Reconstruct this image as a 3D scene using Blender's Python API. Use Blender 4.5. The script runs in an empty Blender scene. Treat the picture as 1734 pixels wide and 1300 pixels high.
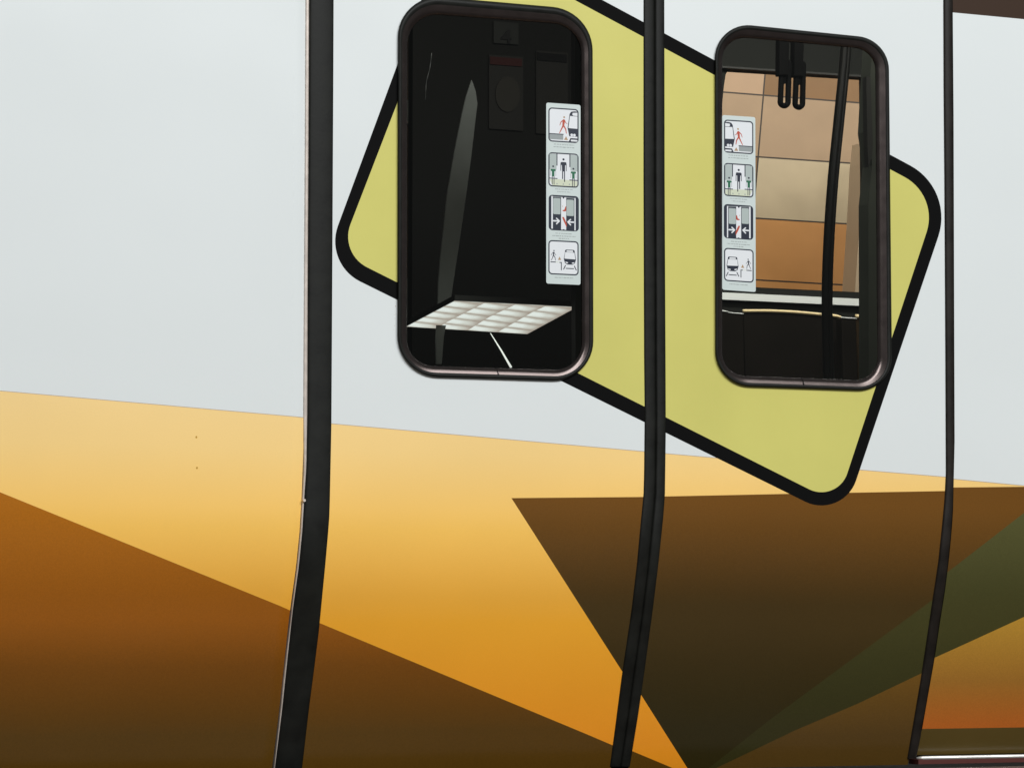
import bpy, bmesh, math, random
from mathutils import Vector, Matrix, geometry
random.seed(4)
S = bpy.context.scene
COL = S.collection

# ------------------------------------------------------------------ camera
F = 5100.0; CX, CY = 867.0, 650.0
PITCH = math.atan(417.0/F); YAW = math.radians(23.4)
DIST = 5.5
camd = bpy.data.cameras.new('camera'); cam = bpy.data.objects.new('camera', camd); COL.objects.link(cam)
camd.sensor_width = 36.0; camd.lens = 36.0*F/1734.0
camd.clip_start = 0.05; camd.clip_end = 200
S.camera = cam
R = Matrix.Rotation(-YAW, 3, 'Z') @ Matrix.Rotation(math.radians(90)+PITCH, 3, 'X')
cam.rotation_euler = R.to_euler()
def rayd(px, py): return R @ Vector(((px-CX)/F, -(py-CY)/F, -1.0))
_d = rayd(1536, 1297.5); _t = (DIST+0.13)/_d.y
EYE = -_d.z*_t                                  # eye height above the platform
CAM = Vector((-DIST*math.tan(YAW), -DIST, EYE)); cam.location = CAM

# ------------------------------------------------------------------ world and lamps
W = bpy.data.worlds.new('World'); S.world = W; W.use_nodes = True
bg = W.node_tree.nodes['Background']; bg.inputs[0].default_value = (0.92, 1.0, 0.99, 1); bg.inputs[1].default_value = 0.12
S.view_settings.view_transform = 'Standard'; S.view_settings.look = 'None'
S.view_settings.exposure = 0.0; S.view_settings.gamma = 1.0; S.view_settings.use_curve_mapping = False
def area(name, loc, target, sx, sy, power, color):
    l = bpy.data.lights.new(name, 'AREA'); l.shape = 'RECTANGLE'; l.size = sx; l.size_y = sy
    l.energy = power; l.color = color
    o = bpy.data.objects.new(name, l); COL.objects.link(o); o.location = loc
    o.rotation_euler = (Vector(target)-Vector(loc)).to_track_quat('-Z', 'Y').to_euler(); return o
area('platform_ceiling_lamp', (0.8, -8.2, 5.9), (0.8, 0.0, 0.5), 9, 2.6, 1040, (0.975, 0.99, 1.0))
area('track_wall_lamp', (3.0, 2.95, 3.5), (3.0, 4.8, 0.6), 6, 0.4, 140, (1.0, 0.95, 0.86))
area('added_rail_fill', (1.9, 1.65, 2.3), (1.9, 2.6, 0.9), 2, 0.15, 22, (1.0, 0.98, 0.93))  # unseen fill light added to brighten the sill strip and seat rails
area('added_saloon_fill', (1.2, 0.42, 2.3), (1.5, 2.2, 0.6), 3, 0.2, 20, (1.0, 0.96, 0.88))  # unseen fill light added for the strut and saloon fittings

# ------------------------------------------------------------------ projection on to the real surfaces
BEND_Z = EYE + 0.235; BEND_W = 0.17; SLOPE = 0.31
def prof(z):
    t = BEND_Z - z
    if t <= 0: return 0.0
    if t < BEND_W: return SLOPE*t*t/(2*BEND_W)
    return SLOPE*BEND_W/2 + SLOPE*(t-BEND_W)
def pslope(z):
    t = BEND_Z - z
    return SLOPE*max(0.0, min(1.0, t/BEND_W))
def onY(px, py, Y):
    d = rayd(px, py); return CAM + d*((Y-CAM.y)/d.y)
def onZ(px, py, Z):
    d = rayd(px, py); return CAM + d*((Z-CAM.z)/d.z)
def onS(px, py, off=0.0):                      # on the car side, 'off' metres behind its skin
    y = off
    for _ in range(30):
        p = onY(px, py, y); y = prof(p.z)+off
    return p

# ------------------------------------------------------------------ materials
def mat(name, col, rough=0.4, metal=0.0, coat=0.0, var=0.0, vscale=6.0, bump=0.0, bscale=60.0, wave=0.0, spec=0.5, emit=None, es=1.0):
    m = bpy.data.materials.new(name); m.use_nodes = True
    nt = m.node_tree; b = nt.nodes['Principled BSDF']
    b.inputs['Base Color'].default_value = (*col, 1); b.inputs['Roughness'].default_value = rough
    b.inputs['Metallic'].default_value = metal; b.inputs['Coat Weight'].default_value = coat
    b.inputs['Coat Roughness'].default_value = 0.22; b.inputs['Specular IOR Level'].default_value = spec
    tc = nt.nodes.new('ShaderNodeTexCoord')
    if var > 0:
        n = nt.nodes.new('ShaderNodeTexNoise'); n.inputs['Scale'].default_value = vscale; n.inputs['Detail'].default_value = 5
        nt.links.new(tc.outputs['Object'], n.inputs['Vector'])
        r = nt.nodes.new('ShaderNodeMapRange'); r.inputs[1].default_value = 0.3; r.inputs[2].default_value = 0.7
        r.inputs[3].default_value = 1-var; r.inputs[4].default_value = 1+var
        nt.links.new(n.outputs['Fac'], r.inputs[0])
        v = nt.nodes.new('ShaderNodeVectorMath'); v.operation = 'SCALE'; v.inputs[0].default_value = col
        nt.links.new(r.outputs[0], v.inputs['Scale']); nt.links.new(v.outputs[0], b.inputs['Base Color'])
        r2 = nt.nodes.new('ShaderNodeMapRange'); r2.inputs[3].default_value = rough*0.85; r2.inputs[4].default_value = min(1, rough*1.2)
        nt.links.new(n.outputs['Fac'], r2.inputs[0]); nt.links.new(r2.outputs[0], b.inputs['Roughness'])
    if bump > 0:
        n2 = nt.nodes.new('ShaderNodeTexNoise'); n2.inputs['Scale'].default_value = bscale; n2.inputs['Detail'].default_value = 3
        nt.links.new(tc.outputs['Object'], n2.inputs['Vector'])
        bp = nt.nodes.new('ShaderNodeBump'); bp.inputs['Strength'].default_value = bump; bp.inputs['Distance'].default_value = 0.002
        nt.links.new(n2.outputs['Fac'], bp.inputs['Height']); nt.links.new(bp.outputs[0], b.inputs['Normal'])
        if wave > 0:
            n3 = nt.nodes.new('ShaderNodeTexNoise'); n3.inputs['Scale'].default_value = 2.6; n3.inputs['Detail'].default_value = 1
            nt.links.new(tc.outputs['Object'], n3.inputs['Vector'])
            b3 = nt.nodes.new('ShaderNodeBump'); b3.inputs['Strength'].default_value = 1.0; b3.inputs['Distance'].default_value = wave
            nt.links.new(n3.outputs['Fac'], b3.inputs['Height']); nt.links.new(b3.outputs[0], bp.inputs['Normal'])
    if emit:
        b.inputs['Emission Color'].default_value = (*emit, 1); b.inputs['Emission Strength'].default_value = es
    return m
def painted_falloff(m, stops, z0, z1, tilt=0.0, grain=0.07):
    """vinyl colour ramped over height (object Z), with light falloff and reflections painted in"""
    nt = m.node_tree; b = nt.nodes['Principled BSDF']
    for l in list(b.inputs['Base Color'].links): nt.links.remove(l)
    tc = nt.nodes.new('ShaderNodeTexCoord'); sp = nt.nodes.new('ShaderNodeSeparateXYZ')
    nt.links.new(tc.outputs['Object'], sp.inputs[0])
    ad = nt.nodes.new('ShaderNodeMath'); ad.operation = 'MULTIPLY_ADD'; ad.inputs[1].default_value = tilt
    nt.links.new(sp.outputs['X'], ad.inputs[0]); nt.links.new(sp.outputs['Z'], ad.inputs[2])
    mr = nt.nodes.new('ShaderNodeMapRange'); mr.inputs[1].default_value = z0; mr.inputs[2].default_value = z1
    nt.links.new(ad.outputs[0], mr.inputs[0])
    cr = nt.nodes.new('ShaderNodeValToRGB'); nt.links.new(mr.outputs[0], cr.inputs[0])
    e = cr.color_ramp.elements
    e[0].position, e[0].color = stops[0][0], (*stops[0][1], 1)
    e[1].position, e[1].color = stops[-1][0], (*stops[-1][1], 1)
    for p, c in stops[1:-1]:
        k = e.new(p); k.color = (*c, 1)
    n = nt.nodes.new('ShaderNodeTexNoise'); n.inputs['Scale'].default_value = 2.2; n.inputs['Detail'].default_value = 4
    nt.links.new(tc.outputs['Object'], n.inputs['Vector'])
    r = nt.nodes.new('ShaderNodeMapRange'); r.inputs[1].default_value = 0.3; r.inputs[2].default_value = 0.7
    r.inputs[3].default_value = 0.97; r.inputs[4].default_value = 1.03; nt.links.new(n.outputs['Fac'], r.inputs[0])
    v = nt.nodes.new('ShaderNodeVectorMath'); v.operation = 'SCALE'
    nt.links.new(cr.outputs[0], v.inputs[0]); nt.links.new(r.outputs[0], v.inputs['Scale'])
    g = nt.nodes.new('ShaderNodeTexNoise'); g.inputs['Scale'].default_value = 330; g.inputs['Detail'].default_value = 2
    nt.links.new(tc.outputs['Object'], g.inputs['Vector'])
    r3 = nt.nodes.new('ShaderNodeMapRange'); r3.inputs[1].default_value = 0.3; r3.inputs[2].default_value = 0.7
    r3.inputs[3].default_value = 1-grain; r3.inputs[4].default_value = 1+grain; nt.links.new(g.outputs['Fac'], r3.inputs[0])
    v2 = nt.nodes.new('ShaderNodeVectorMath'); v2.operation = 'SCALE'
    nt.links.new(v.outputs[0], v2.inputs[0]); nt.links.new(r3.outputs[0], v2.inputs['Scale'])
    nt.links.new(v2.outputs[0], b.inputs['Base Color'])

FLOOR = 1
P = dict(rough=0.24, coat=0.0, spec=0.32, bump=0.02, bscale=220, wave=0.006)
M = {}
M['white'] = mat('white_paint', (0.755, 0.79, 0.785), var=0.012, vscale=1.3, **P)
M['orange'] = mat('apricot_vinyl', (0.85, 0.5, 0.12), **P)
M['brown'] = mat('chestnut_vinyl', (0.28, 0.10, 0.018), var=0.04, **P)
M['dark'] = mat('umber_vinyl', (0.13, 0.062, 0.02), var=0.04, **P)
M['green'] = mat('moss_vinyl', (0.066, 0.068, 0.016), var=0.04, **P)
M['filmedge'] = mat('film_edge', (0.42, 0.32, 0.24), rough=0.5)
M['ochre'] = mat('ochre_vinyl', (0.14, 0.075, 0.015), **P)
M['amber'] = mat('amber_vinyl', (0.4, 0.17, 0.03), **P)
M['lime'] = mat('lime_vinyl', (0.64, 0.60, 0.17), var=0.04, vscale=4, **P)
M['blackv'] = mat('black_vinyl', (0.005, 0.005, 0.005), rough=0.6, spec=0.04)
painted_falloff(M['orange'], [(0, (0.93, 0.33, 0.018)), (0.35, (0.97, 0.44, 0.033)), (0.62, (0.97, 0.57, 0.12)), (0.85, (0.97, 0.67, 0.26)), (1, (0.97, 0.69, 0.30))], EYE-0.22, EYE+0.45, grain=0.012)  # these ramps put the lower side's shading into the vinyl colours
painted_falloff(M['amber'], [(0, (0.50, 0.12, 0.015)), (0.45, (0.36, 0.16, 0.025)), (1, (0.52, 0.28, 0.035))], EYE-0.22, EYE+0.03)
painted_falloff(M['brown'], [(0, (0.105, 0.050, 0.006)), (0.3, (0.20, 0.070, 0.006)), (0.5, (0.34, 0.105, 0.006)), (1, (0.42, 0.140, 0.007))], EYE-0.20, EYE+0.24)
painted_falloff(M['dark'], [(0, (0.032, 0.024, 0.006)), (0.55, (0.064, 0.037, 0.009)), (1, (0.165, 0.068, 0.010))], EYE-0.20, EYE+0.26)
painted_falloff(M['ochre'], [(0, (0.095, 0.050, 0.010)), (1, (0.22, 0.105, 0.016))], EYE-0.22, EYE-0.02)
painted_falloff(M['green'], [(0, (0.038, 0.034, 0.009)), (0.5, (0.056, 0.054, 0.015)), (1, (0.092, 0.088, 0.028))], EYE-0.2, EYE+0.25)
M['rubber'] = mat('black_rubber', (0.0085, 0.009, 0.0075), rough=0.5, spec=0.2, var=0.35, vscale=26, bump=0.08, bscale=120)
M['rubber2'] = mat('worn_rubber', (0.015, 0.012, 0.010), rough=0.45, spec=0.2, var=0.3, vscale=30, bump=0.06)
M['alu'] = mat('pale_edge_metal', (0.62, 0.54, 0.48), rough=0.35, metal=0.2, var=0.12, vscale=60)
M['sill'] = mat('polished_sill', (0.92, 0.90, 0.84), rough=0.3, metal=0.5)
M['red'] = mat('red_undercoat', (0.09, 0.02, 0.015), rough=0.5)
M['trim'] = mat('charcoal_trim', (0.012, 0.013, 0.011), rough=0.7, spec=0.15, var=0.08, vscale=3)
M['trimd'] = mat('dark_trim', (0.012, 0.012, 0.010), rough=0.6)
M['chamfer'] = mat('worn_chamfer_rubber', (0.078, 0.062, 0.058), rough=0.24, metal=0.85, var=0.08, vscale=40)
M['tinted'] = mat('brown_tinted_glass', (0.05, 0.028, 0.018), rough=0.1, coat=0.5)

def glass_mat(name, tint, refl):
    m = bpy.data.materials.new(name); m.use_nodes = True; nt = m.node_tree; nt.nodes.clear()
    o = nt.nodes.new('ShaderNodeOutputMaterial'); mx = nt.nodes.new('ShaderNodeMixShader')
    t = nt.nodes.new('ShaderNodeBsdfTransparent'); t.inputs[0].default_value = (*tint, 1)
    g = nt.nodes.new('ShaderNodeBsdfGlossy'); g.inputs['Roughness'].default_value = 0.03
    f = nt.nodes.new('ShaderNodeFresnel'); f.inputs[0].default_value = refl
    nt.links.new(f.outputs[0], mx.inputs[0]); nt.links.new(t.outputs[0], mx.inputs[1]); nt.links.new(g.outputs[0], mx.inputs[2])
    nt.links.new(mx.outputs[0], o.inputs[0]); return m
M['glass'] = glass_mat('window_glass', (0.86, 0.87, 0.83), 1.45)

# ------------------------------------------------------------------ object helpers
def tag(o, label=None, cat=None, group=None, kind=None):
    if label: o['label'] = label
    if cat: o['category'] = cat
    if group: o['group'] = group
    if kind: o['kind'] = kind
    return o
def empty(name, loc):
    o = bpy.data.objects.new(name, None); COL.objects.link(o); o.location = loc; o.empty_display_size = 0.1; return o
def rootloc(o):
    v = Vector((0, 0, 0))
    while o: v += o.location; o = o.parent
    return v
def mesh_obj(name, verts, faces, mats, parent=None, mi=None, normals=None, smooth=False, origin=None):
    base = rootloc(parent) if parent else (Vector(origin) if origin is not None else Vector((0, 0, 0)))
    me = bpy.data.meshes.new(name)
    me.from_pydata([Vector(v)-base for v in verts], [], faces)
    if not isinstance(mats, (list, tuple)): mats = [mats]
    for m in mats: me.materials.append(m)
    if mi: me.polygons.foreach_set('material_index', mi)
    if smooth or normals: me.polygons.foreach_set('use_smooth', [True]*len(me.polygons))
    me.update()
    if normals: me.normals_split_custom_set_from_vertices(normals)
    o = bpy.data.objects.new(name, me); COL.objects.link(o)
    if parent: o.parent = parent
    else: o.location = base
    return o
class MB:
    def __init__(s): s.v = []; s.f = []
    def add(s, vs, fs):
        k = len(s.v); s.v += [Vector(v) for v in vs]; s.f += [tuple(k+i for i in f) for f in fs]
    def box(s, a, b):
        x0, y0, z0 = a; x1, y1, z1 = b
        s.add([(x0,y0,z0),(x1,y0,z0),(x1,y1,z0),(x0,y1,z0),(x0,y0,z1),(x1,y0,z1),(x1,y1,z1),(x0,y1,z1)],
              [(0,3,2,1),(4,5,6,7),(0,1,5,4),(1,2,6,5),(2,3,7,6),(3,0,4,7)])
    def prism(s, poly, off):                    # poly: world points, off: extrusion vector
        n = len(poly); off = Vector(off)
        s.add(list(poly)+[p+off for p in poly], [tuple(range(n)), tuple(range(2*n-1, n-1, -1))]+[(i, n+i, n+(i+1) % n, (i+1) % n) for i in range(n)])
    def tube(s, pts, r, n=14, closed=False):
        pts = [Vector(p) for p in pts]; N = len(pts); rings = []
        for i, p in enumerate(pts):
            a = pts[(i-1) % N] if (closed or i > 0) else p; b = pts[(i+1) % N] if (closed or i < N-1) else p
            t = (b-a).normalized(); u = t.cross(Vector((0, 1, 0.013))).normalized(); w = t.cross(u)
            rr = r[i] if isinstance(r, (list, tuple)) else r
            rings.append([p+(u*math.cos(2*math.pi*k/n)+w*math.sin(2*math.pi*k/n))*rr for k in range(n)])
        vs = [v for q in rings for v in q]; fs = []
        for i in range(N if closed else N-1):
            j = (i+1) % N
            for k in range(n): fs.append((i*n+k, i*n+(k+1) % n, j*n+(k+1) % n, j*n+k))
        if not closed: fs += [tuple(range(n-1, -1, -1)), tuple((N-1)*n+k for k in range(n))]
        s.add(vs, fs)
    def build(s, name, m, parent=None, smooth=False, origin=None, bevel=0):
        o = mesh_obj(name, s.v, s.f, m, parent, smooth=smooth, origin=origin)
        bm = bmesh.new(); bm.from_mesh(o.data); bmesh.ops.recalc_face_normals(bm, faces=bm.faces); bm.to_mesh(o.data); bm.free()
        if bevel:
            b = o.modifiers.new('bevel', 'BEVEL'); b.width = bevel; b.segments = 3; b.limit_method = 'ANGLE'
        return o

def roundpoly(pts, radii, n=10):
    out = []; N = len(pts)
    if not isinstance(radii, (list, tuple)): radii = [radii]*N
    for i in range(N):
        p = Vector(pts[i]); a = (Vector(pts[i-1])-p).normalized(); b = (Vector(pts[(i+1) % N])-p).normalized()
        r = radii[i]
        if r <= 0: out += [tuple(p)]*1; continue
        ang = math.acos(max(-1, min(1, a.dot(b)))); d = r/math.tan(ang/2)
        c = p+(a+b).normalized()*(r/math.sin(ang/2)); s0 = p+a*d; s1 = p+b*d
        a0 = math.atan2(s0.y-c.y, s0.x-c.x); a1 = math.atan2(s1.y-c.y, s1.x-c.x)
        da = (a1-a0+math.pi) % (2*math.pi)-math.pi
        for k in range(n+1):
            t = a0+da*k/n; out.append((c.x+r*math.cos(t), c.y+r*math.sin(t)))
    return out
def dens(poly, step=14, closed=True):
    out = []; N = len(poly)
    for i in range(N if closed else N-1):
        a = Vector(poly[i]); b = Vector(poly[(i+1) % N]); k = max(1, int((b-a).length/step))
        for j in range(k): out.append(tuple(a.lerp(b, j/k)))
    if not closed: out.append(tuple(poly[-1]))
    return out
def cdt(layers, edges=()):
    """layers: [(poly2d, material_or_None)], first one is the region; later ones lie on top. Returns one clean partition."""
    vs = []; fs = []; es = []
    for poly, _ in layers:
        if sum(a[0]*b[1]-b[0]*a[1] for a, b in zip(poly, list(poly[1:])+[poly[0]])) < 0: poly = list(reversed(poly))
        k = len(vs); vs += [Vector(p[:2]) for p in poly]; fs.append(list(range(k, k+len(poly))))
    for a, b in edges:
        k = len(vs); vs += [Vector(a), Vector(b)]; es.append((k, k+1))
    ov, oe, of, _, _, off = geometry.delaunay_2d_cdt(vs, es, fs, 0, 1e-7)
    faces = []; ids = []
    for f, src in zip(of, off):
        if 0 not in src: continue
        m = layers[max(src)][1]
        if m is None: continue
        faces.append(tuple(f)); ids.append(m)
    used = sorted({i for f in faces for i in f}); mp = {o: i for i, o in enumerate(used)}
    return [ov[i] for i in used], [tuple(mp[i] for i in f) for f in faces], ids
def lerp_tab(tab, y):                            # tab [(y, x)...] in photo pixels
    if y <= tab[0][0]: a, b = tab[0], tab[1]
    elif y >= tab[-1][0]: a, b = tab[-2], tab[-1]
    else:
        for a, b in zip(tab, tab[1:]):
            if a[0] <= y <= b[0]: break
    return a[1]+(b[1]-a[1])*(y-a[0])/(b[0]-a[0])

gL = [(0,523),(250,522),(500,520.6),(700,520),(790,518.5),(850,514.5),(900,511.5),(960,505.5),(1035,495),(1100,488),(1200,477.5),(1300,465)]
gR = [(0,567),(250,566),(500,564.5),(700,563.5),(800,562),(880,559.5),(960,552.5),(1010,547.5),(1060,543),(1140,533),(1200,525),(1300,513.5)]
mL = [(0,1090),(300,1090),(600,1091),(700,1092),(800,1091),(838,1090),(888,1085),(954,1079),(1031,1070),(1092,1061),(1138,1054),(1231,1042),(1300,1032.7)]
mR = [(0,1125),(300,1125.5),(600,1127),(730,1127.5),(838,1126),(877,1123),(954,1115),(1038,1104.6),(1131,1092),(1208,1081),(1300,1066)]
rL = [(0,1598),(150,1598.5),(330,1600),(600,1601.5),(800,1602.3),(840,1600.5),(880,1597),(952,1589.5),(1008,1581),(1076,1571),(1152,1559.5),(1296,1535)]
rR = [(0,1613.5),(150,1615),(400,1615.5),(600,1616.5),(800,1617),(832,1616),(884,1613),(940,1608),(1004,1600),(1052,1592),(1112,1583.5),(1164,1574),(1228,1563),(1280,1552)]
def tabmix(a, b, t):
    ys = sorted({y for y, _ in a}|{y for y, _ in b})
    return [(y, lerp_tab(a, y)*(1-t)+lerp_tab(b, y)*t) for y in ys]
def tabshift(a, d): return [(y, x+d) for y, x in a]
def edge_xz(tab, off, ys):
    return [(onS(lerp_tab(tab, y), y, off)) for y in ys]
YS = [-330, -150, 0, 150, 300, 450, 600, 700, 780, 820, 850, 875, 900, 925, 950, 975, 1000, 1030, 1070, 1110, 1150, 1190, 1230, 1270, 1297, 1330]
ZTOP = EYE+1.60; ZBOT = 0.004
def xat(pts, z):                                # world x of an edge polyline at height z
    for a, b in zip(pts, pts[1:]):
        if a.z >= z >= b.z: return a.x+(b.x-a.x)*(a.z-z)/(a.z-b.z)
    a, b = (pts[0], pts[1]) if z > pts[0].z else (pts[-2], pts[-1])
    return a.x+(b.x-a.x)*(a.z-z)/(a.z-b.z)
def zlines(n=46):
    zs = [ZTOP, EYE+1.1, EYE+0.7, EYE+0.4, BEND_Z+0.02]
    k = 18
    zs += [BEND_Z-BEND_W*i/k for i in range(k+1)]
    zs += [BEND_Z-BEND_W-(BEND_Z-BEND_W-ZBOT)*i/10 for i in range(1, 11)]
    return zs
ZS = zlines()

def skin(name, parent, left, right, off, layers, mats, zbot=ZBOT, ztop=ZTOP, curl=0):
    """one sheet of the car side between two edge polylines (world), with printed layers (photo polygons)"""
    zs = ([ztop] if ztop < ZTOP else [])+[z for z in ZS if zbot+0.001 < z < ztop+1e-6 and not (z > ztop-0.01 and ztop < ZTOP)]+[zbot]
    reg = [(xat(left, z), z) for z in zs]+[(xat(right, z), z) for z in reversed(zs)]
    L = [(reg, 0)]
    for poly, m in layers:
        q = []
        for x, y in dens(poly):
            p = onS(x, y, off); q.append((p.x, p.z))
        L.append((q, m))
    xs = [p[0] for p in reg]; x0, x1 = min(xs)-1, max(xs)+1
    E = [((x0, z), (x1, z)) for z in zs[1:-1]]
    if curl:
        for k in range(1, 7):
            d = curl*k/6
            E += [((xat(right, a)-d, a), (xat(right, b)-d, b)) for a, b in zip(zs, zs[1:])]
    V, Fs, ids = cdt(L, E)
    verts = []; nrm = []
    for v in V:
        s = pslope(v.y); t = max(0.0, 1-(xat(right, v.y)-v.x)/curl) if curl else 0.0; t = min(t, 1.0)
        verts.append(Vector((v.x, prof(v.y)+off+0.22*curl*t*t, v.y)))
        nrm.append(Vector((0.44*t, -1, -s)).normalized())
    # consistent facing towards -Y
    faces = []
    for f in Fs:
        a, b, c = (verts[i] for i in f[:3])
        if (b-a).cross(c-a).y > 0: f = tuple(reversed(f))
        faces.append(f)
    o = mesh_obj(name, verts, faces, mats, parent, mi=ids, normals=nrm)
    return o
def ext(side, x):                               # far vertical edge at a fixed world x
    return [Vector((x, 0, ZTOP+0.1)), Vector((x, 0, -0.2))]

# ------------------------------------------------------------------ setting
pf = MB(); pf.box((-14, -12, -0.25), (14, -0.0602, -0.002)); platform = pf.build('platform', mat('platform_asphalt', (0.045, 0.036, 0.030), rough=0.6, var=0.2, vscale=8, bump=0.2, bscale=40))
tag(platform, kind='structure')
pf = MB(); pf.box((-14, -0.06, -0.25), (14, 0.06, 0.0)); o = pf.build('platform_edge', mat('platform_stone', (0.17, 0.125, 0.11), rough=0.55, var=0.15, vscale=8, bump=0.2, bscale=40))
tag(o, kind='structure')
pf = MB(); pf.box((-14, -0.47, -0.02), (14, -0.35, 0.002)); o = pf.build('safety_line', mat('line_paint', (0.55, 0.36, 0.14), rough=0.5, var=0.2, vscale=10))
tag(o, kind='structure')
tb = MB(); tb.box((-14, 0.0, -1.3), (14, 9, -1.2)); tag(tb.build('track_bed', mat('ballast', (0.05, 0.045, 0.04), rough=0.9, var=0.4, vscale=20, bump=0.5)), kind='structure')

# ------------------------------------------------------------------ the train
train = empty('metro_train', (0, 0, 0))
tag(train, 'white metro train side with orange and brown stripes, a lime panel and closed double doors', 'train')

lines = 'orange'
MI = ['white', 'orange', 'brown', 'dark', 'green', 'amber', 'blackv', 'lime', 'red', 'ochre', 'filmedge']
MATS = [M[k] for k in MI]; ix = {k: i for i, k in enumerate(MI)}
DEEP = 1420
def outer_lime():
    return roundpoly([(764,-137),(1640.5,325),(1399,1050)], 0)
# rounded lime sign: outline and field, traced corner by corner
LO = roundpoly([(764,-137),(1616,320.5),(1427,880.5),(548.5,446.5)], [60, 100, 62, 76], 14)
LI = roundpoly([(780,-103),(1589.5,331),(1418,852),(574.5,429)], [44, 78, 46, 58], 14)
def EDGE(pts, w=1.0): return (list(pts)+[(x, y-w) for x, y in reversed(pts)], ix['filmedge'])
random.seed(7)
SPECK = [(random.gauss(669, 2.5), random.uniform(500, 560), random.uniform(0.35, 0.8)) for _ in range(12)]
DOT = lambda x, y, r=1.5: [(x+r*math.cos(a*math.pi/4), y+r*math.sin(a*math.pi/4)*1.3) for a in range(8)]
OFFB = -0.006
def wave(pts): return pts

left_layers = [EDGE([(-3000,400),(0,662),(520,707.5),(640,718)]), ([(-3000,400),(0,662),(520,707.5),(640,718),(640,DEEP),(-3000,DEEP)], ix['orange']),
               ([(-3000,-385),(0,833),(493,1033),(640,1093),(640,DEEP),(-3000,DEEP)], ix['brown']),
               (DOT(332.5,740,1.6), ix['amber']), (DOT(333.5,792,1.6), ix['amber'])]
pan_l = edge_xz(tabshift(gL, -2.5), OFFB, YS)
body_l = skin('body_panel', train, ext(0, -6.0), pan_l, OFFB, left_layers, MATS, curl=0.028)
tag(body_l, 'body panel left of the doors, white over orange over chestnut brown')
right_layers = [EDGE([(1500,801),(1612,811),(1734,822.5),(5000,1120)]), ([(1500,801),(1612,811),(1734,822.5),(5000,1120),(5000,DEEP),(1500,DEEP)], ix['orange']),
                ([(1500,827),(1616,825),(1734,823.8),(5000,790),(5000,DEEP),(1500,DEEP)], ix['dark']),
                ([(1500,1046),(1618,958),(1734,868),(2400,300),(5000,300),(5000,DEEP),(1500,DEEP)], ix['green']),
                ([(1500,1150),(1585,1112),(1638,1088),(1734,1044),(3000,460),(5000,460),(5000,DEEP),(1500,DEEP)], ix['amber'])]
pan_r = edge_xz(tabshift(rR, -0.3), OFFB, YS)
ZCREASE = onS(1650, 1232, OFFB).z
body_r = skin('body_panel', train, pan_r, ext(1, 9.0), OFFB, right_layers, MATS, zbot=ZCREASE, ztop=onS(1660, 26, OFFB).z)
tag(body_r, 'body panel right of the doors with a green wedge over burnt orange')
# skirt of the right panel folds further under, then a bright sill rail
xr = xat(pan_r, ZCREASE)+0.0005; yc = prof(ZCREASE)+OFFB
ZS1 = onY(1650, 1276, yc+0.03).z
mesh_obj('skirt', [(xr, yc, ZCREASE), (9, yc, ZCREASE), (9, yc+0.034, ZS1), (xat(pan_r, ZS1), yc+0.034, ZS1)], [(0, 1, 2, 3)],
         mat('olive_skirt_paint', (0.13, 0.085, 0.02), rough=0.35, coat=0.1, var=0.08), body_r)
rail = MB(); zr = onY(1650, 1281, yc+0.02).z; xs0 = xat(pan_r, ZS1)+0.006
rail.tube([(xs0, yc+0.028, zr), (xs0+0.012, yc+0.022, zr), (9, yc+0.022, zr)], [0.002, 0.0042, 0.0042], 12)
rail.build('sill_rail', M['sill'], body_r, smooth=True)
rd = MB(); rd.box((xs0, yc+0.02, ZBOT+0.001), (9, yc+0.06, zr-0.003)); rd.build('under_rail', M['red'], body_r)
# passenger window of the next bay
sw = MB(); a = onY(1600, -600, 0.01)
sw.box((a.x-0.02, 0.012, EYE+1.1), (9, 0.02, EYE+1.9)); sw.build('side_window', M['tinted'], body_r)
# pale metal lip on the edge of the left panel
def strip(name, m, parent, tl, tr, off, bulge, parts=6, ys=YS, edge=0.006):
    V = []; Fc = []; n = parts+3
    rows = []
    yy = []
    for a, b in zip(ys, ys[1:]): yy += [a, (a+b)/2]
    yy.append(ys[-1])
    for y in yy:
        a = onS(lerp_tab(tl, y), y, off); b = onS(lerp_tab(tr, y), y, off)
        if a.z < ZBOT+0.001: continue
        row = [Vector((a.x, prof(a.z)+off+edge, a.z))]
        for k in range(parts+1):
            t = k/parts; p = a.lerp(b, t); h = bulge*math.sin(math.pi*t)**0.6 if 0 < t < 1 else 0
            row.append(Vector((p.x, prof(p.z)+off-h, p.z)))
        row.append(Vector((b.x, prof(b.z)+off+edge, b.z)))
        rows.append(row)
    for r in rows: V += r
    for i in range(len(rows)-1):
        for k in range(n-1): Fc.append((i*n+k, (i+1)*n+k, (i+1)*n+k+1, i*n+k+1))
    return mesh_obj(name, V, Fc, m, parent, smooth=True)
lipw = [(0,-5),(400,-5),(700,-6),(780,-3.5),(850,-2.5),(950,-2.2),(1035,-1.2),(1090,-1.8),(1150,-2.5),(1230,-1.8),(1300,-1)]
lipL = [(y, lerp_tab(gL, y)+lerp_tab(lipw, y)) for y, _ in gL+[(1150,0),(1090,0)]]; lipL.sort()
strip('edge_trim', M['alu'], body_l, lipL, tabshift(gL, 0.3), OFFB+0.003, 0.0012, edge=0.01)
strip('jamb_seal', M['rubber'], train, gL, gR, 0.002, 0.004, parts=10, edge=0.012)
strip('jamb_seal', M['rubber2'], train, rL, rR, -0.002, 0.004, parts=8, edge=0.012)
# bolt head at the lip
bo = MB(); p = onS(514.5, 847, OFFB); bo.tube([p+Vector((0, 0.002, 0)), p+Vector((0, -0.004, 0))], 0.0028, 10); bo.build('bolt', M['alu'], body_l)

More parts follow.
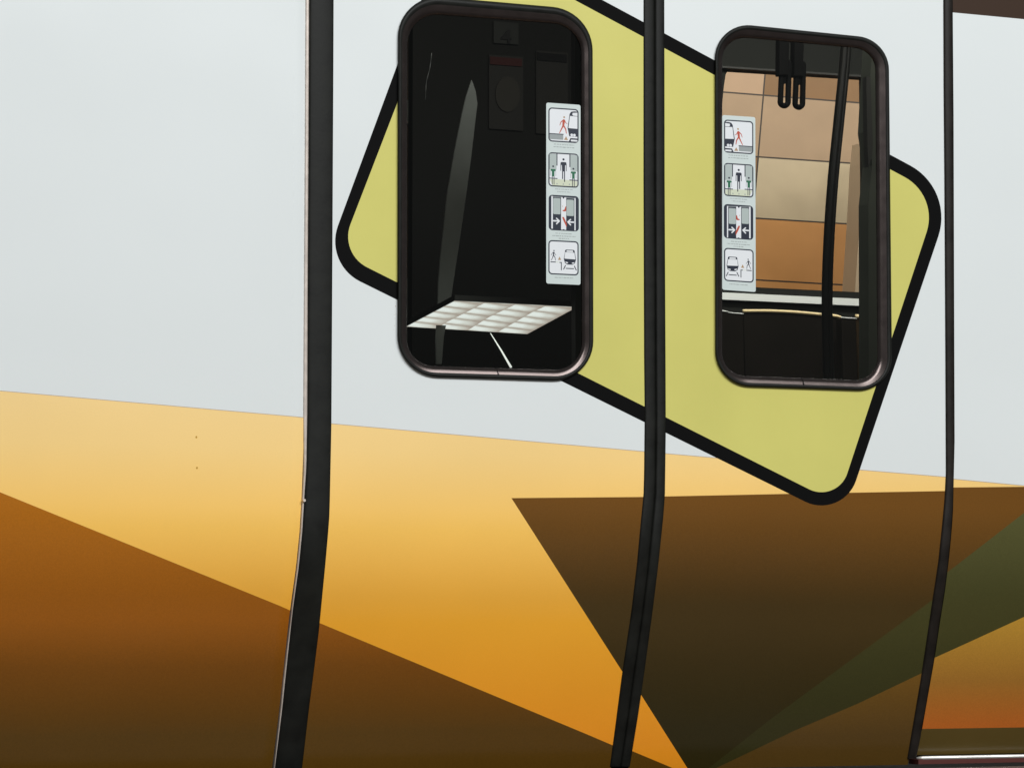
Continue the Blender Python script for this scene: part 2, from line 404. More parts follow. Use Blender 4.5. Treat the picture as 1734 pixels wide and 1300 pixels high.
# ---- windows: outer rim A, ridge B, glass opening C
WL = dict(A=([(674,-11),(1003.5,18),(1005,647),(673,637)], [68,75,68,72]),
          B=([(681,3),(996,29),(998,638.5),(680,629)], [60,66,58,60]),
          C=([(690,22),(984,44),(985,628),(688.5,618)], [50,52,46,46]))
WR = dict(A=([(1210.5,37),(1505,67),(1511,663),(1211.5,653)], [56,58,56,62]),
          B=([(1217,45),(1499,74),(1503,656.5),(1217,646)], [50,52,48,54]),
          C=([(1223,61),(1482,85),(1486,645),(1223,635)], [38,38,38,40]))
GY = 0.0015
def window(door, Wd, glabel):
    rings = []
    A = roundpoly(*Wd['A'], 12); B = roundpoly(*Wd['B'], 12); C = roundpoly(*Wd['C'], 12)
    N = len(A)
    def w(pt, y): return onY(pt[0], pt[1], y)
    A0 = [w(p, 0.006) for p in A]; A1 = [w(p, -0.004) for p in A]
    mix = lambda P_, Q_, t: [(a[0]*(1-t)+b[0]*t, a[1]*(1-t)+b[1]*t) for a, b in zip(P_, Q_)]
    rings = [A0, A1, [w(p, -0.0075) for p in mix(A, B, 0.25)], [w(p, -0.0085) for p in mix(A, B, 0.6)], [w(p, -0.0055) for p in B]]
    def loft(rs):
        V = [v for r in rs for v in r]; Fc = []
        for i in range(len(rs)-1):
            for k in range(N): Fc.append((i*N+k, (i+1)*N+k, (i+1)*N+(k+1) % N, i*N+(k+1) % N))
        return V, Fc
    V, Fc = loft(rings)
    mesh_obj('window_seal', V, Fc, M['rubber'], door, smooth=True)
    rings = [[w(p, -0.0055) for p in B], [w(p, -0.0042) for p in mix(B, C, 0.4)], [w(p, -0.0018) for p in mix(B, C, 0.88)], [w(p, GY+0.002) for p in C]]
    V, Fc = loft(rings)
    mesh_obj('inner_chamfer', V, Fc, M['chamfer'], door, smooth=True)
    g = [w(p, GY) for p in mix(B, C, 0.97)]
    mesh_obj('window_glass', g, [tuple(range(len(g)))], M['glass'], door)
    # seam in the bottom chamfer
    (x0, y0), (x1, y1) = Wd['C'][0][3], Wd['C'][0][2]
    bx = x0+(x1-x0)*0.515; by = y0+(y1-y0)*0.515
    s = MB(); q = [onY(bx-2.2, by-1, GY-0.002), onY(bx-0.4, by-1, GY-0.002), onY(bx+4.0, by+11.0, -0.0068), onY(bx+2.4, by+11.0, -0.0068)]
    s.prism(q, (0, 0.003, 0)); s.build('seal_seam', M['blackv'], door)
def hole(Wd):
    A = roundpoly(*Wd['A'], 12); B = roundpoly(*Wd['B'], 12)
    return [((a[0]+b[0])/2, (a[1]+b[1])/2) for a, b in zip(A, B)]

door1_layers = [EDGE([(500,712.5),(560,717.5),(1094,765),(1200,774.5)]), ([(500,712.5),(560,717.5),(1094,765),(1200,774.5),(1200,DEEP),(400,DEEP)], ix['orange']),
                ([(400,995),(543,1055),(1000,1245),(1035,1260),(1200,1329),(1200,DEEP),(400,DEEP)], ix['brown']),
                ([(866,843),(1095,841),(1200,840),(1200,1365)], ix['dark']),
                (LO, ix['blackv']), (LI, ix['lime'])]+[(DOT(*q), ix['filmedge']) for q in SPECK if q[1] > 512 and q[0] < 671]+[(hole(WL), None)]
seam = tabmix(mL, mR, 0.54)
d1 = skin('door', train, edge_xz(tabshift(gR, -2), 0.0, YS), edge_xz(tabshift(mL, 2), 0.0, YS), 0.0, door1_layers, MATS)
tag(d1, 'left door leaf, white above orange with most of the lime panel')
strip('edge_seal', M['rubber'], d1, mL, tabshift(seam, -0.7), -0.001, 0.002, edge=0.02)
window(d1, WL, '')
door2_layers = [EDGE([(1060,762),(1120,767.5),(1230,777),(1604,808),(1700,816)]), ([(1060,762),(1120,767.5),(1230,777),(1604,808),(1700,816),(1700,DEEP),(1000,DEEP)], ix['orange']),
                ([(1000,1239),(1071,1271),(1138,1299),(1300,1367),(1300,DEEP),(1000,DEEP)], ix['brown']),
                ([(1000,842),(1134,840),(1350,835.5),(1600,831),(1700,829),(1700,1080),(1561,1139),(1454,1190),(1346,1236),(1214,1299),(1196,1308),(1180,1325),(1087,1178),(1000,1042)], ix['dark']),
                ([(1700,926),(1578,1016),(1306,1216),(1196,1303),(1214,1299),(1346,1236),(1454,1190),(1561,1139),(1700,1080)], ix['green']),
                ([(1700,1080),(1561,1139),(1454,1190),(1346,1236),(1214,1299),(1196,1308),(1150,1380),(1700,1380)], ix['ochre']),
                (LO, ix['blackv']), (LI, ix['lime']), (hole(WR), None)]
d2 = skin('door', train, edge_xz(tabshift(mR, -2), 0.0, YS), edge_xz(tabshift(rL, 2), 0.0, YS), 0.0, door2_layers, MATS)
tag(d2, 'right door leaf with the lime corner over umber brown')
strip('edge_seal', M['rubber'], d2, tabshift(seam, 0.7), mR, -0.001, 0.002, edge=0.02)
window(d2, WR, '')

# ------------------------------------------------------------------ safety stickers on the glass
INK = ['paper', 'navy', 'redink', 'greenink', 'grey', 'palegrey', 'whiteink', 'tan', 'textgrey', 'yellowish']
INKC = dict(paper=(0.60,0.67,0.65), navy=(0.012,0.018,0.035), redink=(0.48,0.07,0.035), greenink=(0.01,0.13,0.06), grey=(0.30,0.33,0.33),
            palegrey=(0.42,0.48,0.46), whiteink=(0.76,0.78,0.80), tan=(0.42,0.28,0.16), textgrey=(0.36,0.40,0.39), yellowish=(0.62,0.66,0.50))
INKM = [mat(k+'_ink', INKC[k], rough=0.35) for k in INK]; ik = {k: i for i, k in enumerate(INK)}
def sticker_layers():
    """drawn in zoom units of the left sticker: x 118..575, y 72..2535"""
    L = []
    def P(poly, m): L.append((poly, ik[m]))
    def sh(x): return (x-118)*0.066
    def rect(x0, y0, x1, y1, m, r=0, n=5):
        q = [(x0, y0), (x1, y0), (x1, y1), (x0, y1)]
        P(roundpoly(q, r, n) if r else q, m)
    def circ(x, y, r, m): P([(x+r*math.cos(a*math.pi/8), y+r*math.sin(a*math.pi/8)) for a in range(16)], m)
    def stroke(pts, w, m):
        w0 = w if isinstance(w, (list, tuple)) else [w]*len(pts)
        for (a, b, wa, wb) in zip(pts, pts[1:], w0, w0[1:]):
            a = Vector(a); b = Vector(b); d = (b-a).normalized(); n = Vector((-d.y, d.x))
            P([tuple(a+n*wa/2), tuple(b+n*wb/2), tuple(b-n*wb/2), tuple(a-n*wa/2)], m)
        for p, ww in zip(pts, w0): circ(p[0], p[1], ww/2, m)
    def frame(y0, y1, fill='whiteink'):
        rect(146, y0, 550, y1, 'navy', 50, 6); rect(162, y0+17, 534, y1-17, fill, 36, 6)
    def text(y, x0, x1, h=13):
        x = x0
        while x < x1:
            w = random.uniform(16, 46); rect(x, y, min(x+w, x1), y+h*random.uniform(0.7, 1), 'textgrey'); x += w+random.uniform(5, 9)
    # 1: person stepping in front of a tram
    y = 132; frame(y, y+458)
    rect(162, y+345, 350, y+357, 'navy'); rect(162, y+357, 345, y+426, 'grey'); 
    P([(418,y+441),(440,y+395),(475,y+395),(534,y+395),(534,y+430),(520,y+441)], 'navy'); rect(446, y+415, 534, y+438, 'whiteink', 8)
    P([(402,y+262),(430,y+70),(450,y+40),(490,y+32),(534,y+34),(534,y+372),(425,y+372)], 'navy')
    P([(470,y+55),(534,y+48),(534,y+94),(478,y+92),(466,y+78)], 'whiteink')
    P([(434,y+98),(534,y+100),(534,y+265),(414,y+262)], 'whiteink')
    circ(458, y+352, 18, 'whiteink'); circ(494, y+352, 18, 'whiteink')
    rect(478, y+380, 534, y+392, 'whiteink'); 
    circ(357, y+120, 13, 'tan')
    stroke([(352,y+165),(345,y+235)], [34, 26], 'redink')
    stroke([(345,y+160),(312,y+190),(300,y+230)], [14, 11, 8], 'redink')
    stroke([(362,y+160),(378,y+195),(398,y+205)], [13, 9, 7], 'redink')
    stroke([(343,y+235),(322,y+280),(295,y+335)], [20, 15, 10], 'redink')
    stroke([(350,y+235),(378,y+280),(386,y+335)], [20, 15, 10], 'redink')
    P([(354,y+424),(382,y+374),(410,y+426)], 'tan')
    text(615, 220, 492); text(650, 215, 495)
    # 2: priority for passengers getting off
    y = 732; frame(y, y+458)
    P([(162,y+20),(255,y+20),(255,y+230),(162,y+230)], 'palegrey'); P([(440,y+20),(534,y+24),(534,y+240),(440,y+232)], 'palegrey')
    rect(255, y+12, 268, y+175, 'navy'); rect(427, y+15, 440, y+185, 'navy')
    rect(146, y+225, 162, y+232, 'navy')
    P([(164,y+441-80),(270,y+355),(420,y+360),(532,y+372),(532,y+430),(500,y+441),(200,y+441)], 'yellowish')
    rect(155, y+342, 268, y+354, 'navy'); rect(427, y+352, 545, y+365, 'navy')
    circ(348, y+87, 15, 'navy')
    P(roundpoly([(308,y+122),(388,y+122),(388,y+160),(370,y+165),(368,y+250),(330,y+250),(326,y+165),(308,y+160)], [16,16,3,3,2,2,3,3], 4), 'navy')
    stroke([(312,y+150),(312,y+238)], 9, 'navy'); stroke([(385,y+150),(385,y+240)], 9, 'navy')
    stroke([(336,y+250),(336,y+345)], 13, 'navy'); stroke([(362,y+250),(362,y+382)], 13, 'navy')
    for cx, yy in ((210, y+188), (480, y+205)):
        circ(cx, yy, 13, 'tan' if False else 'navy')
        P(roundpoly([(cx-38,yy+36),(cx+38,yy+36),(cx+34,yy+60),(cx+17,yy+66),(cx+17,yy+135),(cx-17,yy+135),(cx-17,yy+66),(cx-34,yy+60)], [12,12,3,3,2,2,3,3], 4), 'greenink')
        stroke([(cx-34,yy+58),(cx-36,yy+125)], 6, 'grey'); stroke([(cx+34,yy+58),(cx+36,yy+125)], 6, 'grey')
        stroke([(cx-12,yy+135),(cx-12,yy+240)], 9, 'navy'); stroke([(cx+12,yy+135),(cx+12,yy+240)], 9, 'navy')
    for cx in (262, 345, 428): P([(cx-11,y+426),(cx,y+404),(cx+11,y+426)], 'grey')
    text(1215, 235, 478, 11); text(1250, 262, 445, 11)
    # 3: hands caught between the closing leaves
    o = 1260; y = o+42
    rect(150, y, 553, y+474, 'navy', 50, 6)
    rect(186, y+16, 206, y+452, 'whiteink'); rect(494, y+26, 510, y+462, 'whiteink')
    P([(206,y+18),(494,y+26),(494,y+36),(206,y+28)], 'grey')
    rect(210, y+40, 308, y+256, 'palegrey', 14); rect(388, y+52, 486, y+270, 'palegrey', 14)
    rect(316, y+24, 384, y+460, 'whiteink')
    P([(334,y+22),(362,y+22),(352,y+44),(344,y+44)], 'navy'); P([(330,y+462),(368,y+462),(352,y+450)], 'navy')
    P([(332,y+200),(360,y+190),(372,y+150),(384,y+140),(384,y+205),(368,y+214),(340,y+212)], 'redink')
    P([(330,y+130),(340,y+145),(336,y+160)], 'tan')
    P([(330,y+290),(352,y+288),(370,y+322),(392,y+380),(390,y+425),(376,y+398),(350,y+345),(336,y+310)], 'redink')
    for s, cx in ((1, 302), (-1, 396)):
        stroke([(cx-s*86,y+346+(6 if s < 0 else 0)),(cx-s*12,y+346+(6 if s < 0 else 0))], 20, 'whiteink')
        stroke([(cx-s*46,y+312+(6 if s < 0 else 0)),(cx-s*10,y+346+(6 if s < 0 else 0)),(cx-s*46,y+384+(6 if s < 0 else 0))], 17, 'whiteink')
    text(o+548, 240, 460); text(o+582, 198, 512); text(o+615, 285, 420)
    # 4: mind the gap
    y = o+648; frame(y, y+460)
    circ(221, y+140, 9, 'navy')
    stroke([(218,y+165),(214,y+205)], [18, 14], 'navy'); stroke([(212,y+160),(194,y+182),(186,y+200)], 6, 'navy'); stroke([(224,y+162),(238,y+190),(248,y+200)], 6, 'navy')
    stroke([(212,y+205),(200,y+240),(186,y+268)], [11, 8, 7], 'navy'); stroke([(218,y+205),(236,y+232),(240,y+270)], [11, 8, 7], 'navy')
    rect(175, y+286, 245, y+298, 'navy'); rect(245, y+288, 295, y+294, 'yellowish'); rect(295, y+288, 325, y+300, 'navy'); rect(314, y+288, 325, y+398, 'navy')
    P([(274,y+262),(296,y+214),(318,y+262)], 'tan')
    P(roundpoly([(372,y+118),(494,y+118),(516,y+245),(500,y+300),(468,y+318),(400,y+318),(368,y+300),(352,y+245)], [18,18,8,8,6,6,8,8], 4), 'navy')
    P([(390,y+128),(474,y+128),(478,y+152),(388,y+148)], 'whiteink'); P([(370,y+152),(494,y+156),(508,y+245),(360,y+240)], 'whiteink')
    P([(372,y+278),(408,y+288),(408,y+302),(380,y+298)], 'whiteink'); P([(496,y+284),(460,y+290),(460,y+304),(488,y+302)], 'whiteink')
    stroke([(374,y+332),(350,y+382)], 12, 'navy'); stroke([(494,y+336),(518,y+388)], 12, 'navy'); rect(378, y+364, 488, y+376, 'navy')
    text(o+1140, 230, 478, 11)
    return L
random.seed(11); STL = sticker_layers()
def sticker(door, corners, mirror, label):
    X0, X1, Y0, Y1 = 118, 575, 72, 2492+0
    reg = roundpoly([(X0,Y0),(X1,Y0),(X1,Y1),(X0,Y1)], 26, 6)
    V, Fc, ids = cdt([(reg, 0)]+STL)
    tl, tr, br, bl = [Vector(c) for c in corners]; out = []
    for v in V:
        u = (v.x-X0)/(X1-X0); w = (v.y-Y0)/(Y1-Y0)
        if mirror: u = 1-u
        q = (tl*(1-u)+tr*u)*(1-w)+(bl*(1-u)+br*u)*w
        out.append(onY(q.x, q.y, GY-0.0012))
    faces = []
    for f in Fc:
        a, b, c = (out[i] for i in f[:3])
        faces.append(tuple(reversed(f)) if (b-a).cross(c-a).y > 0 else f)
    o = mesh_obj('safety_sticker', out, faces, INKM, door, mi=ids)
    tag(o, label)
sticker(d1, [(925,174),(983,178),(983,482.5),(925,480)], False, 'white strip of four safety pictograms on the left door glass')
sticker(d2, [(1223,195),(1279,198.7),(1279.8,494.5),(1223,490.5)], True, 'mirrored strip of four safety pictograms on the right door glass')

# ------------------------------------------------------------------ saloon shell
YW = 2.62
def ypoly(poly, Y):
    return [(onY(x, y, Y).x, onY(x, y, Y).z) for x, y in poly]
def sheetY(name, layers, Y, mats, parent, origin=None, thick=0.0):
    L = [(ypoly(dens(p, 60), Y) if px else p, m) for p, m, px in layers]
    V, Fc, ids = cdt(L); out = [Vector((v.x, Y, v.y)) for v in V]; faces = []
    for f in Fc:
        a, b, c = (out[i] for i in f[:3])
        faces.append(tuple(reversed(f)) if (b-a).cross(c-a).y > 0 else f)
    o = mesh_obj(name, out, faces, mats, parent, mi=ids, origin=origin)
    if thick:
        s = o.modifiers.new('thickness', 'SOLIDIFY'); s.thickness = thick; s.offset = -1
    return o
opening = [(1233,119.5),(1241,117.5),(1468,131.5),(1469,225),(1470,300),(1470,495.5),(1280,486.5),(1180,482),(1180,205),(1221.5,200),(1223.5,170),(1226,145),(1229,126)]
sheetY('far_wall', [([(-6,-1.1),(9,-1.1),(9,2.6),(-6,2.6)], 0, False), (opening, None, True),
                    (roundpoly([(660,54),(697.5,56),(700,116),(699,170),(660,168)], 0), None, True),
                    (roundpoly([(660,208),(697,210),(695.5,470),(660,470)], 0), None, True)], YW, [M['trim']], train, thick=0.05)
sh = MB()
sh.box((-6, 0.03, 2.5), (9, YW-0.002, 2.56)); sh.build('saloon_ceiling', M['trimd'], train)
sh = MB(); sh.box((-6, 0.25, -0.06), (9, YW-0.002, -0.02)); sh.build('saloon_floor', M['trimd'], train)
# inner lining beside the doors
ln = MB()
for x0, x1 in ((-6, onY(575, 300, 0.06).x), (onY(1015, 300, 0.1).x, onY(1200, 300, 0.1).x), (onY(1590, 300, 0.1).x, 9)):
    ln.box((x0, 0.22, 0), (x1, 0.24, 2.5))
ln.build('inner_lining', M['trimd'], train)
# far-side frame post, grey green, right of the far window
fp = MB(); fp.prism([onY(1469, 222, 1.2), onY(1477, 280, 1.2), onY(1470.5, 345, 1.2), onY(1471.5, 700, 1.2), onY(1510, 700, 1.2), onY(1510, 60, 1.2), onY(1478, 60, 1.2)], (0, 0.05, 0))
fp.build('door_pillar', mat('grey_green_trim', (0.050, 0.056, 0.045), rough=0.6, spec=0.2, var=0.1), train)
fp = MB(); fp.prism([onY(1467, 130, 1.17), onY(1474, 130, 1.17), onY(1478, 240, 1.17), onY(1477, 262, 1.17), onY(1471, 283, 1.17), onY(1469, 250, 1.17)], (0, 0.02, 0))
fp.build('pillar_gasket', M['trimd'], train)
# silver window-sill rail on the far side
sr = MB(); sr.prism([onY(1180, 493, YW-0.02), onY(1470, 506.6, YW-0.02), onY(1560, 511, YW-0.02), onY(1560, 522.5, YW-0.02), onY(1470, 518.4, YW-0.02), onY(1180, 505, YW-0.02)], (0, 0.015, 0))
sr.build('sill_strip', mat('silver_strip', (0.92, 0.96, 0.94), rough=0.35), train)
# ceiling edge trim seen at the top of the right window
tr = MB(); tr.prism([onY(1180, 112, YW-0.03), onY(1560, 137.5, YW-0.03), onY(1560, 134, YW-0.03), onY(1180, 109, YW-0.03)], (0, 0.02, 0)); tr.build('window_trim', M['trimd'], train)

# ------------------------------------------------------------------ station wall across the track
TW = 4.8
tc_ = dict(beige=(0.36,0.235,0.145), tan=(0.305,0.205,0.125), umber=(0.18,0.09,0.03), sand=(0.40,0.32,0.21), orange=(0.44,0.205,0.060), joint=(0.022,0.012,0.007), post=(0.42,0.34,0.25), lime=(0,0,0))
TK = ['joint', 'beige', 'tan', 'umber', 'sand', 'orange']
TM = [mat(k+'_tile', tc_[k], rough=0.5, var=0.05, vscale=9) for k in TK]
J = 1.3
def ly(x, a, b): return a[1]+(b[1]-a[1])*(x-a[0])/(b[0]-a[0])
rowsT = [((1228,40),(1468,65)), ((1228,156.5),(1468,175.5)), ((1228,262),(1461,278)), ((1228,366.5),(1455,380.5)), ((1228,471),(1447,483.5)), ((1228,590),(1447,600))]
vx = lambda y: 1296-(y-120)*0.083
cols = ['umber', 'tan', 'sand', 'orange', 'orange']; colsL = ['beige', 'tan', 'umber', 'orange', 'orange']
tl_layers = [([(-12,-1.2),(16,-1.2),(16,5),(-12,5)], 0, False)]
for i in range(5):
    t, b = rowsT[i], rowsT[i+1]
    for k in range(-7, 4):
        wpx = 330
        def vk(y, k=k): return vx(y)+k*wpx*(1-0.0*k)
        xa = (lambda y, k=k: vx(y)+k*wpx); xb = (lambda y, k=k: vx(y)+(k+1)*wpx)
        q = []
        for f, rowp, sgn in ((xa, t, 1), (xb, t, 1), (xb, b, -1), (xa, b, -1)):
            yy = ly(f(rowp[0][1]), *rowp); yy = ly(f(yy), *rowp); x = f(yy); x += J if f is xa else -J
            q.append((x, ly(x, *rowp)+J*sgn))
        c = (cols if k >= 0 else colsL)[i]
        if k not in (0, -1): c = random.choice(['tan', 'beige', 'sand', 'orange'])
        if i == 3 or i == 4: c = 'orange'
        tl_layers.append((q, TK.index(c), True))
o = sheetY('tiled_wall', tl_layers, TW, TM, None, origin=(onY(1340, 300, TW).x, TW, -1.2), thick=0.1)
tag(o, 'beige and orange tiled station wall seen through the right door window', 'wall')
bp = MB(); bp.prism([onY(1465, 240, TW-0.3), onY(1485, 240, TW-0.3), onY(1485, 505, TW-0.3), onY(1447, 505, TW-0.3), onY(1455.5, 380, TW-0.3), onY(1461, 277, TW-0.3)], (0, 0.1, 0))
o = bp.build('wall_post', mat('pale_post', (0.40,0.31,0.215), rough=0.5, var=0.05), None, origin=onY(1460, 505, TW-0.3)); tag(o, 'pale beige post at the right end of the tiled wall', 'post')

# ------------------------------------------------------------------ things in the saloon
def path(pts, Y, n=6):
    """smooth polyline through photo points at depth Y"""
    q = [Vector(p) for p in pts]; out = []
    for i in range(len(q)-1):
        p0 = q[max(i-1, 0)]; p1 = q[i]; p2 = q[i+1]; p3 = q[min(i+2, len(q)-1)]
        for k in range(n):
            t = k/n
            out.append(0.5*((2*p1)+(p2-p0)*t+(2*p0-5*p1+4*p2-p3)*t*t+(3*p1-p0-3*p2+p3)*t*t*t))
    out.append(q[-1]); return [onY(p.x, p.y, Y) for p in out]
pxm = lambda Y: (DIST+Y)/math.cos(YAW)/F
polem = mat('anthracite_pole', (0.006, 0.006, 0.005), rough=0.4, spec=0.22)
Yp = 1.1
pr = empty('grab_pole', onY(1404, 760, Yp)); tag(pr, 'black curved grab pole crossing the right door window', 'pole')
m_ = MB(); m_.tube(path([(1436,20),(1431,100),(1421,200),(1411,300),(1404,400),(1400.5,500),(1402,600),(1405,680),(1407,780)], Yp), 10*pxm(Yp), 20); m_.build('pole', polem, pr, smooth=True)
m_ = MB(); m_.tube(path([(1441,20),(1436.5,100),(1427,200),(1417.5,300),(1410,400),(1407,500),(1407.5,600),(1408,680)], Yp-0.03), 3.2*pxm(Yp), 10); m_.build('cover_strip', polem, pr, smooth=True)
# hanging straps
for i, (x0, x1, yt, yb) in enumerate(((1316.0, 1339.5, 104, 184.5), (1341.0, 1364.0, 106, 187.0))):
    Yh = 0.9+0.05*i; r = empty('hanging_strap', onY((x0+x1)/2, 40, Yh))
    tag(r, ('left' if i == 0 else 'right')+' black hand strap of the pair hanging in the right window', 'strap', 'hand straps hanging by the right door')
    lw = 5.1
    loop = roundpoly([(x0+lw+3.2,yt),(x1-lw+1.6,yt),(x1-lw-0.2,yb-lw),(x0+lw,yb-lw)], [5, 5, 6.5, 6.5], 6)
    m_ = MB(); pts = [onY(x, y, Yh) for x, y in dens(loop, 8)]; pts = [p for k, p in enumerate(pts) if (p-pts[k-1]).length > 1e-5]
    m_.tube(pts, lw*pxm(Yh), 12, closed=True); m_.build('handle', M['blackv'], r, smooth=True)
    m_ = MB(); m_.prism([onY(x0+5, 46, Yh-0.01), onY(x1-1, 47, Yh-0.01), onY(x1-4, yt+24, Yh-0.012), onY(x0+4, yt+24, Yh-0.012)], (0, 0.024, 0)); m_.build('strap', M['blackv'], r, bevel=0.003)
    m_ = MB(); m_.prism([onY(x0+9, yt+38, Yh-0.004), onY(x1-8, yt+38, Yh-0.004), onY(x1-8.5, yt+2, Yh-0.004), onY(x0+9, yt+2, Yh-0.004)], (0, 0.01, 0)); m_.build('clip', M['blackv'], r, bevel=0.002)
# seats
yel = mat('cream_yellow_rail', (0.95, 0.76, 0.42), rough=0.35, coat=0.3); seatm = mat('dark_seat_shell', (0.007, 0.005, 0.003), rough=0.6, spec=0.1, var=0.2)
brown2 = mat('brown_seat_side', (0.030, 0.018, 0.007), rough=0.6, spec=0.1); silv = mat('thin_silver_rail', (0.8, 0.82, 0.8), rough=0.3, metal=0.3)
Ys = 2.1
seats = [('leftmost dark seat back with a thin silver rail, at the window edge', [(1150,523),(1223,526.5),(1236,529.5),(1259,531.5)], 1.2, silv),
         ('middle dark seat back with a cream yellow top rail', [(1258,526.5),(1300,526.5),(1345,528.5),(1390,532.5),(1412,534.5),(1423,537)], 2.9, yel),
         ('narrow dark seat back with a thin silver rail between two yellow ones', [(1424,537.5),(1436,538.5),(1450,539.5)], 1.2, silv),
         ('rightmost brown seat back with a cream yellow top rail', [(1449,535.5),(1470,536.5),(1500,538.5),(1560,542)], 3.6, yel)]
for i, (lab, top, rr, mm) in enumerate(seats):
    Yk = Ys+0.06*(i % 2); x0, x1 = top[0][0], top[-1][0]
    r = empty('passenger_seat', onY((x0+x1)/2, 720, Yk)); tag(r, lab, 'seat', 'seat backs along the far side')
    m_ = MB(); tp = path(top, Yk); m_.tube(tp, rr*pxm(Yk), 12); m_.build('top_rail', mm, r, smooth=True)
    body = [onY(x+(1 if k == 0 else 0), y+rr*0.6, Yk) for k, (x, y) in enumerate(top)]+[onY(x1+4, 720, Yk), onY(x0+6, 720, Yk)]
    m_ = MB(); m_.prism(body, (0, 0.035, 0)); m_.build('backrest', brown2 if i == 3 else seatm, r, bevel=0.004)

# left window: dark end screen, sign, posters, grey strut, glowing stand-ins for reflected lights
Yd = 1.6
sc = MB(); sc.prism([onY(699.5, -60, Yd), onY(1080, -60, Yd), onY(1080, 760, Yd), onY(697, 760, Yd)], (0, 0.03, 0))
o = sc.build('end_screen', mat('dark_screen', (0.0035, 0.0035, 0.003), rough=0.7, spec=0.05, var=0.1, vscale=5), None, origin=onY(880, 760, Yd))
tag(o, 'dark partition screen filling the left door window', 'screen')
sg = MB(); sg.prism([onY(836, 36, Yd-0.006), onY(878, 40, Yd-0.006), onY(878, 76, Yd-0.006), onY(836, 73, Yd-0.006)], (0, 0.005, 0))
o_s = empty('number_sign', onY(857, 75, Yd-0.006)); tag(o_s, 'faint dark sign with the number 4 behind the left glass', 'sign')
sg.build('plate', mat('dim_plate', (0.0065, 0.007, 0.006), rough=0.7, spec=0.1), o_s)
nm = MB()
f4 = [(860,51),(864,51),(864,64),(867,64),(867,67),(864,67),(864,73),(860,73),(860,67),(849,67),(849,63.5)]
nm.prism([onY(x, y+0.08*(x-857), Yd-0.009) for x, y in f4[:3]]+[onY(x, y, Yd-0.009) for x, y in f4[3:]], (0, 0.004, 0)); nm.build('numeral', M['blackv'], o_s)
def poster(lab, x0, x1, y0, y1, hc):
    r = empty('poster', onY((x0+x1)/2, y1, Yd-0.005)); tag(r, lab, 'poster')
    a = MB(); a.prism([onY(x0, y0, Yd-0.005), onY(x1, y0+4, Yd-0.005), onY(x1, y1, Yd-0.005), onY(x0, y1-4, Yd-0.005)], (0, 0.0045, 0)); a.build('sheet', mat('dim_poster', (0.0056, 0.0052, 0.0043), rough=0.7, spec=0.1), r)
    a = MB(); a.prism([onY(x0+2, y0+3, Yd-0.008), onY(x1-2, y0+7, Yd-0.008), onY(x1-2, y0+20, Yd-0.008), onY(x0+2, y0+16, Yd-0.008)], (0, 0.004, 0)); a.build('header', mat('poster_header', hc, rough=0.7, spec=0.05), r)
    return r
r = poster('dim poster with a dark red header behind the left glass', 828, 886, 93, 222, (0.017, 0.0045, 0.004))
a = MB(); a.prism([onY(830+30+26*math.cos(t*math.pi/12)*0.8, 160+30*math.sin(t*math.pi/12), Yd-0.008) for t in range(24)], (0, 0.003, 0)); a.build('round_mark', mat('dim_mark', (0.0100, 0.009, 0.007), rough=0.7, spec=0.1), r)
poster('dim poster with a black header beside the red one', 908, 962, 86, 230, (0.0015, 0.0015, 0.0015))
st = MB(); Yt = 0.9
st.prism([onY(x, y, Yt) for x, y in [(799,135),(806,155),(809,176),(806,200),(799,262),(790,330),(777,420),(764,506),(758,540),(752,570),(748.5,617),(738.5,617),(738,580),(741,518),(742,480),(745,440),(757,330),(769,260),(781,200),(789,165)]], (0, 0.006, 0))
o = st.build('partition_strut', mat('grey_strut', (0.098, 0.106, 0.098), rough=0.6, spec=0.2, var=0.12, vscale=12), None, origin=onY(745, 617, Yt), bevel=0.002)
tag(o, 'tapering grey strut leaning behind the left door glass', 'strut')
ev = MB(); ev.tube(path([(731,90),(728,115),(722,140),(720.5,170)], Yt), [0.0006, 0.0012, 0.0014, 0.0006]*4+[0.0006]*3, 8)
o = ev.build('hand_rail', mat('dull_steel', (0.035, 0.038, 0.035), rough=0.5), None, smooth=True, origin=onY(720.5, 170, Yt)); tag(o, 'thin steel hand rail at the upper left of the left window', 'rail')

# glowing gridded panel standing in for a reflected station light
HZ = EYE+0.70
c4 = [onZ(688, 553, HZ), onZ(893, 565.5, HZ), onZ(977, 520, HZ), onZ(770, 509.5, HZ)]
lp = empty('grid_reflection', (c4[0]+c4[2])/2); tag(lp, 'white gridded reflection of a ceiling light, made as a glowing panel behind the left glass', 'reflection')
lm = bpy.data.materials.new('reflected_grid_glow'); lm.use_nodes = True; nt = lm.node_tree; b = nt.nodes['Principled BSDF']
b.inputs['Base Color'].default_value = (0.2, 0.2, 0.2, 1); b.inputs['Roughness'].default_value = 0.6
uv = nt.nodes.new('ShaderNodeUVMap'); sep = nt.nodes.new('ShaderNodeSeparateXYZ'); nt.links.new(uv.outputs[0], sep.inputs[0])
def mth(op, a, b_=None, c=None):
    n = nt.nodes.new('ShaderNodeMath'); n.operation = op
    for i, v in enumerate((a, b_, c)):
        if v is None: continue
        if isinstance(v, (int, float)): n.inputs[i].default_value = v
        else: nt.links.new(v, n.inputs[i])
    return n.outputs[0]
U, Vv = sep.outputs[0], sep.outputs[1]
fu = mth('FRACT', mth('MULTIPLY', U, 4)); fv = mth('FRACT', mth('MULTIPLY', Vv, 5))
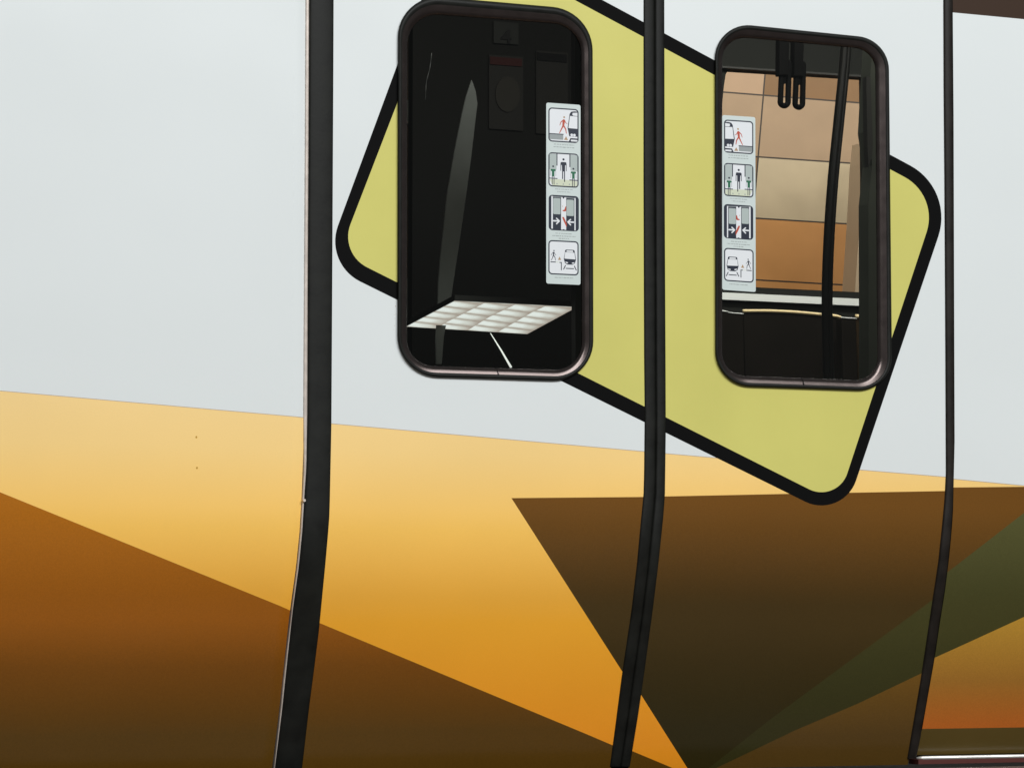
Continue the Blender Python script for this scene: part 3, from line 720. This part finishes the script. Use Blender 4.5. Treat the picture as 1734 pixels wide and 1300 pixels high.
nz = nt.nodes.new('ShaderNodeTexNoise'); nz.inputs['Scale'].default_value = 14; nt.links.new(uv.outputs[0], nz.inputs['Vector'])
a1 = mth('POWER', mth('SUBTRACT', 1.0, fu), 0.7)             # brighter to the left of each cell
a2 = mth('SINE', mth('MULTIPLY', mth('ADD', fv, mth('MULTIPLY', fu, 0.35)), math.pi*1.0))
lum = mth('MULTIPLY_ADD', mth('MULTIPLY', a1, mth('ABSOLUTE', a2)), 0.72, 0.34)
lum = mth('MULTIPLY', lum, mth('MULTIPLY_ADD', nz.outputs['Fac'], 0.5, 0.75))
crm = nt.nodes.new('ShaderNodeValToRGB'); nt.links.new(lum, crm.inputs[0])
e = crm.color_ramp.elements; e[0].position = 0.1; e[0].color = (0.20, 0.14, 0.10, 1); e[1].position = 0.85; e[1].color = (0.88, 0.94, 0.92, 1)
k = e.new(0.35); k.color = (0.42, 0.36, 0.31, 1); k = e.new(0.6); k.color = (0.68, 0.69, 0.64, 1)
nt.links.new(crm.outputs[0], b.inputs['Emission Color']); b.inputs['Emission Strength'].default_value = 1.0
me = bpy.data.meshes.new('reflected_grid'); me.from_pydata([p-lp.location for p in c4], [], [(0, 1, 2, 3)]); me.materials.append(lm)
ul = me.uv_layers.new(name='UVMap')
for li, uvc in enumerate(((0, 0), (1, 0), (1, 1), (0, 1))): ul.data[li].uv = uvc
o = bpy.data.objects.new('reflected_grid', me); COL.objects.link(o); o.parent = lp
hs = MB(); hs.prism([p+Vector((0, 0, 0.001)) for p in c4], (0, 0, 0.012)); hs.build('reflected_grid_backing', M['trimd'], lp)
Yr = 0.35
rd = MB(); rd.tube([onY(830.5, 564, Yr), onY(848, 592, Yr), onY(865.5, 622, Yr)], [0.0008, 0.0017, 0.0026], 8)
o = rd.build('tube_reflection', mat('reflected_tube_glow', (0.8, 0.82, 0.78), rough=0.3, emit=(0.93,1.0,0.95), es=0.9), None, smooth=True, origin=onY(865.5, 622, Yr)); tag(o, 'thin slanted reflection of a light tube, made as a glowing rod below the gridded panel', 'reflection')  # glowing rod added in place of a tube's reflection in the glass
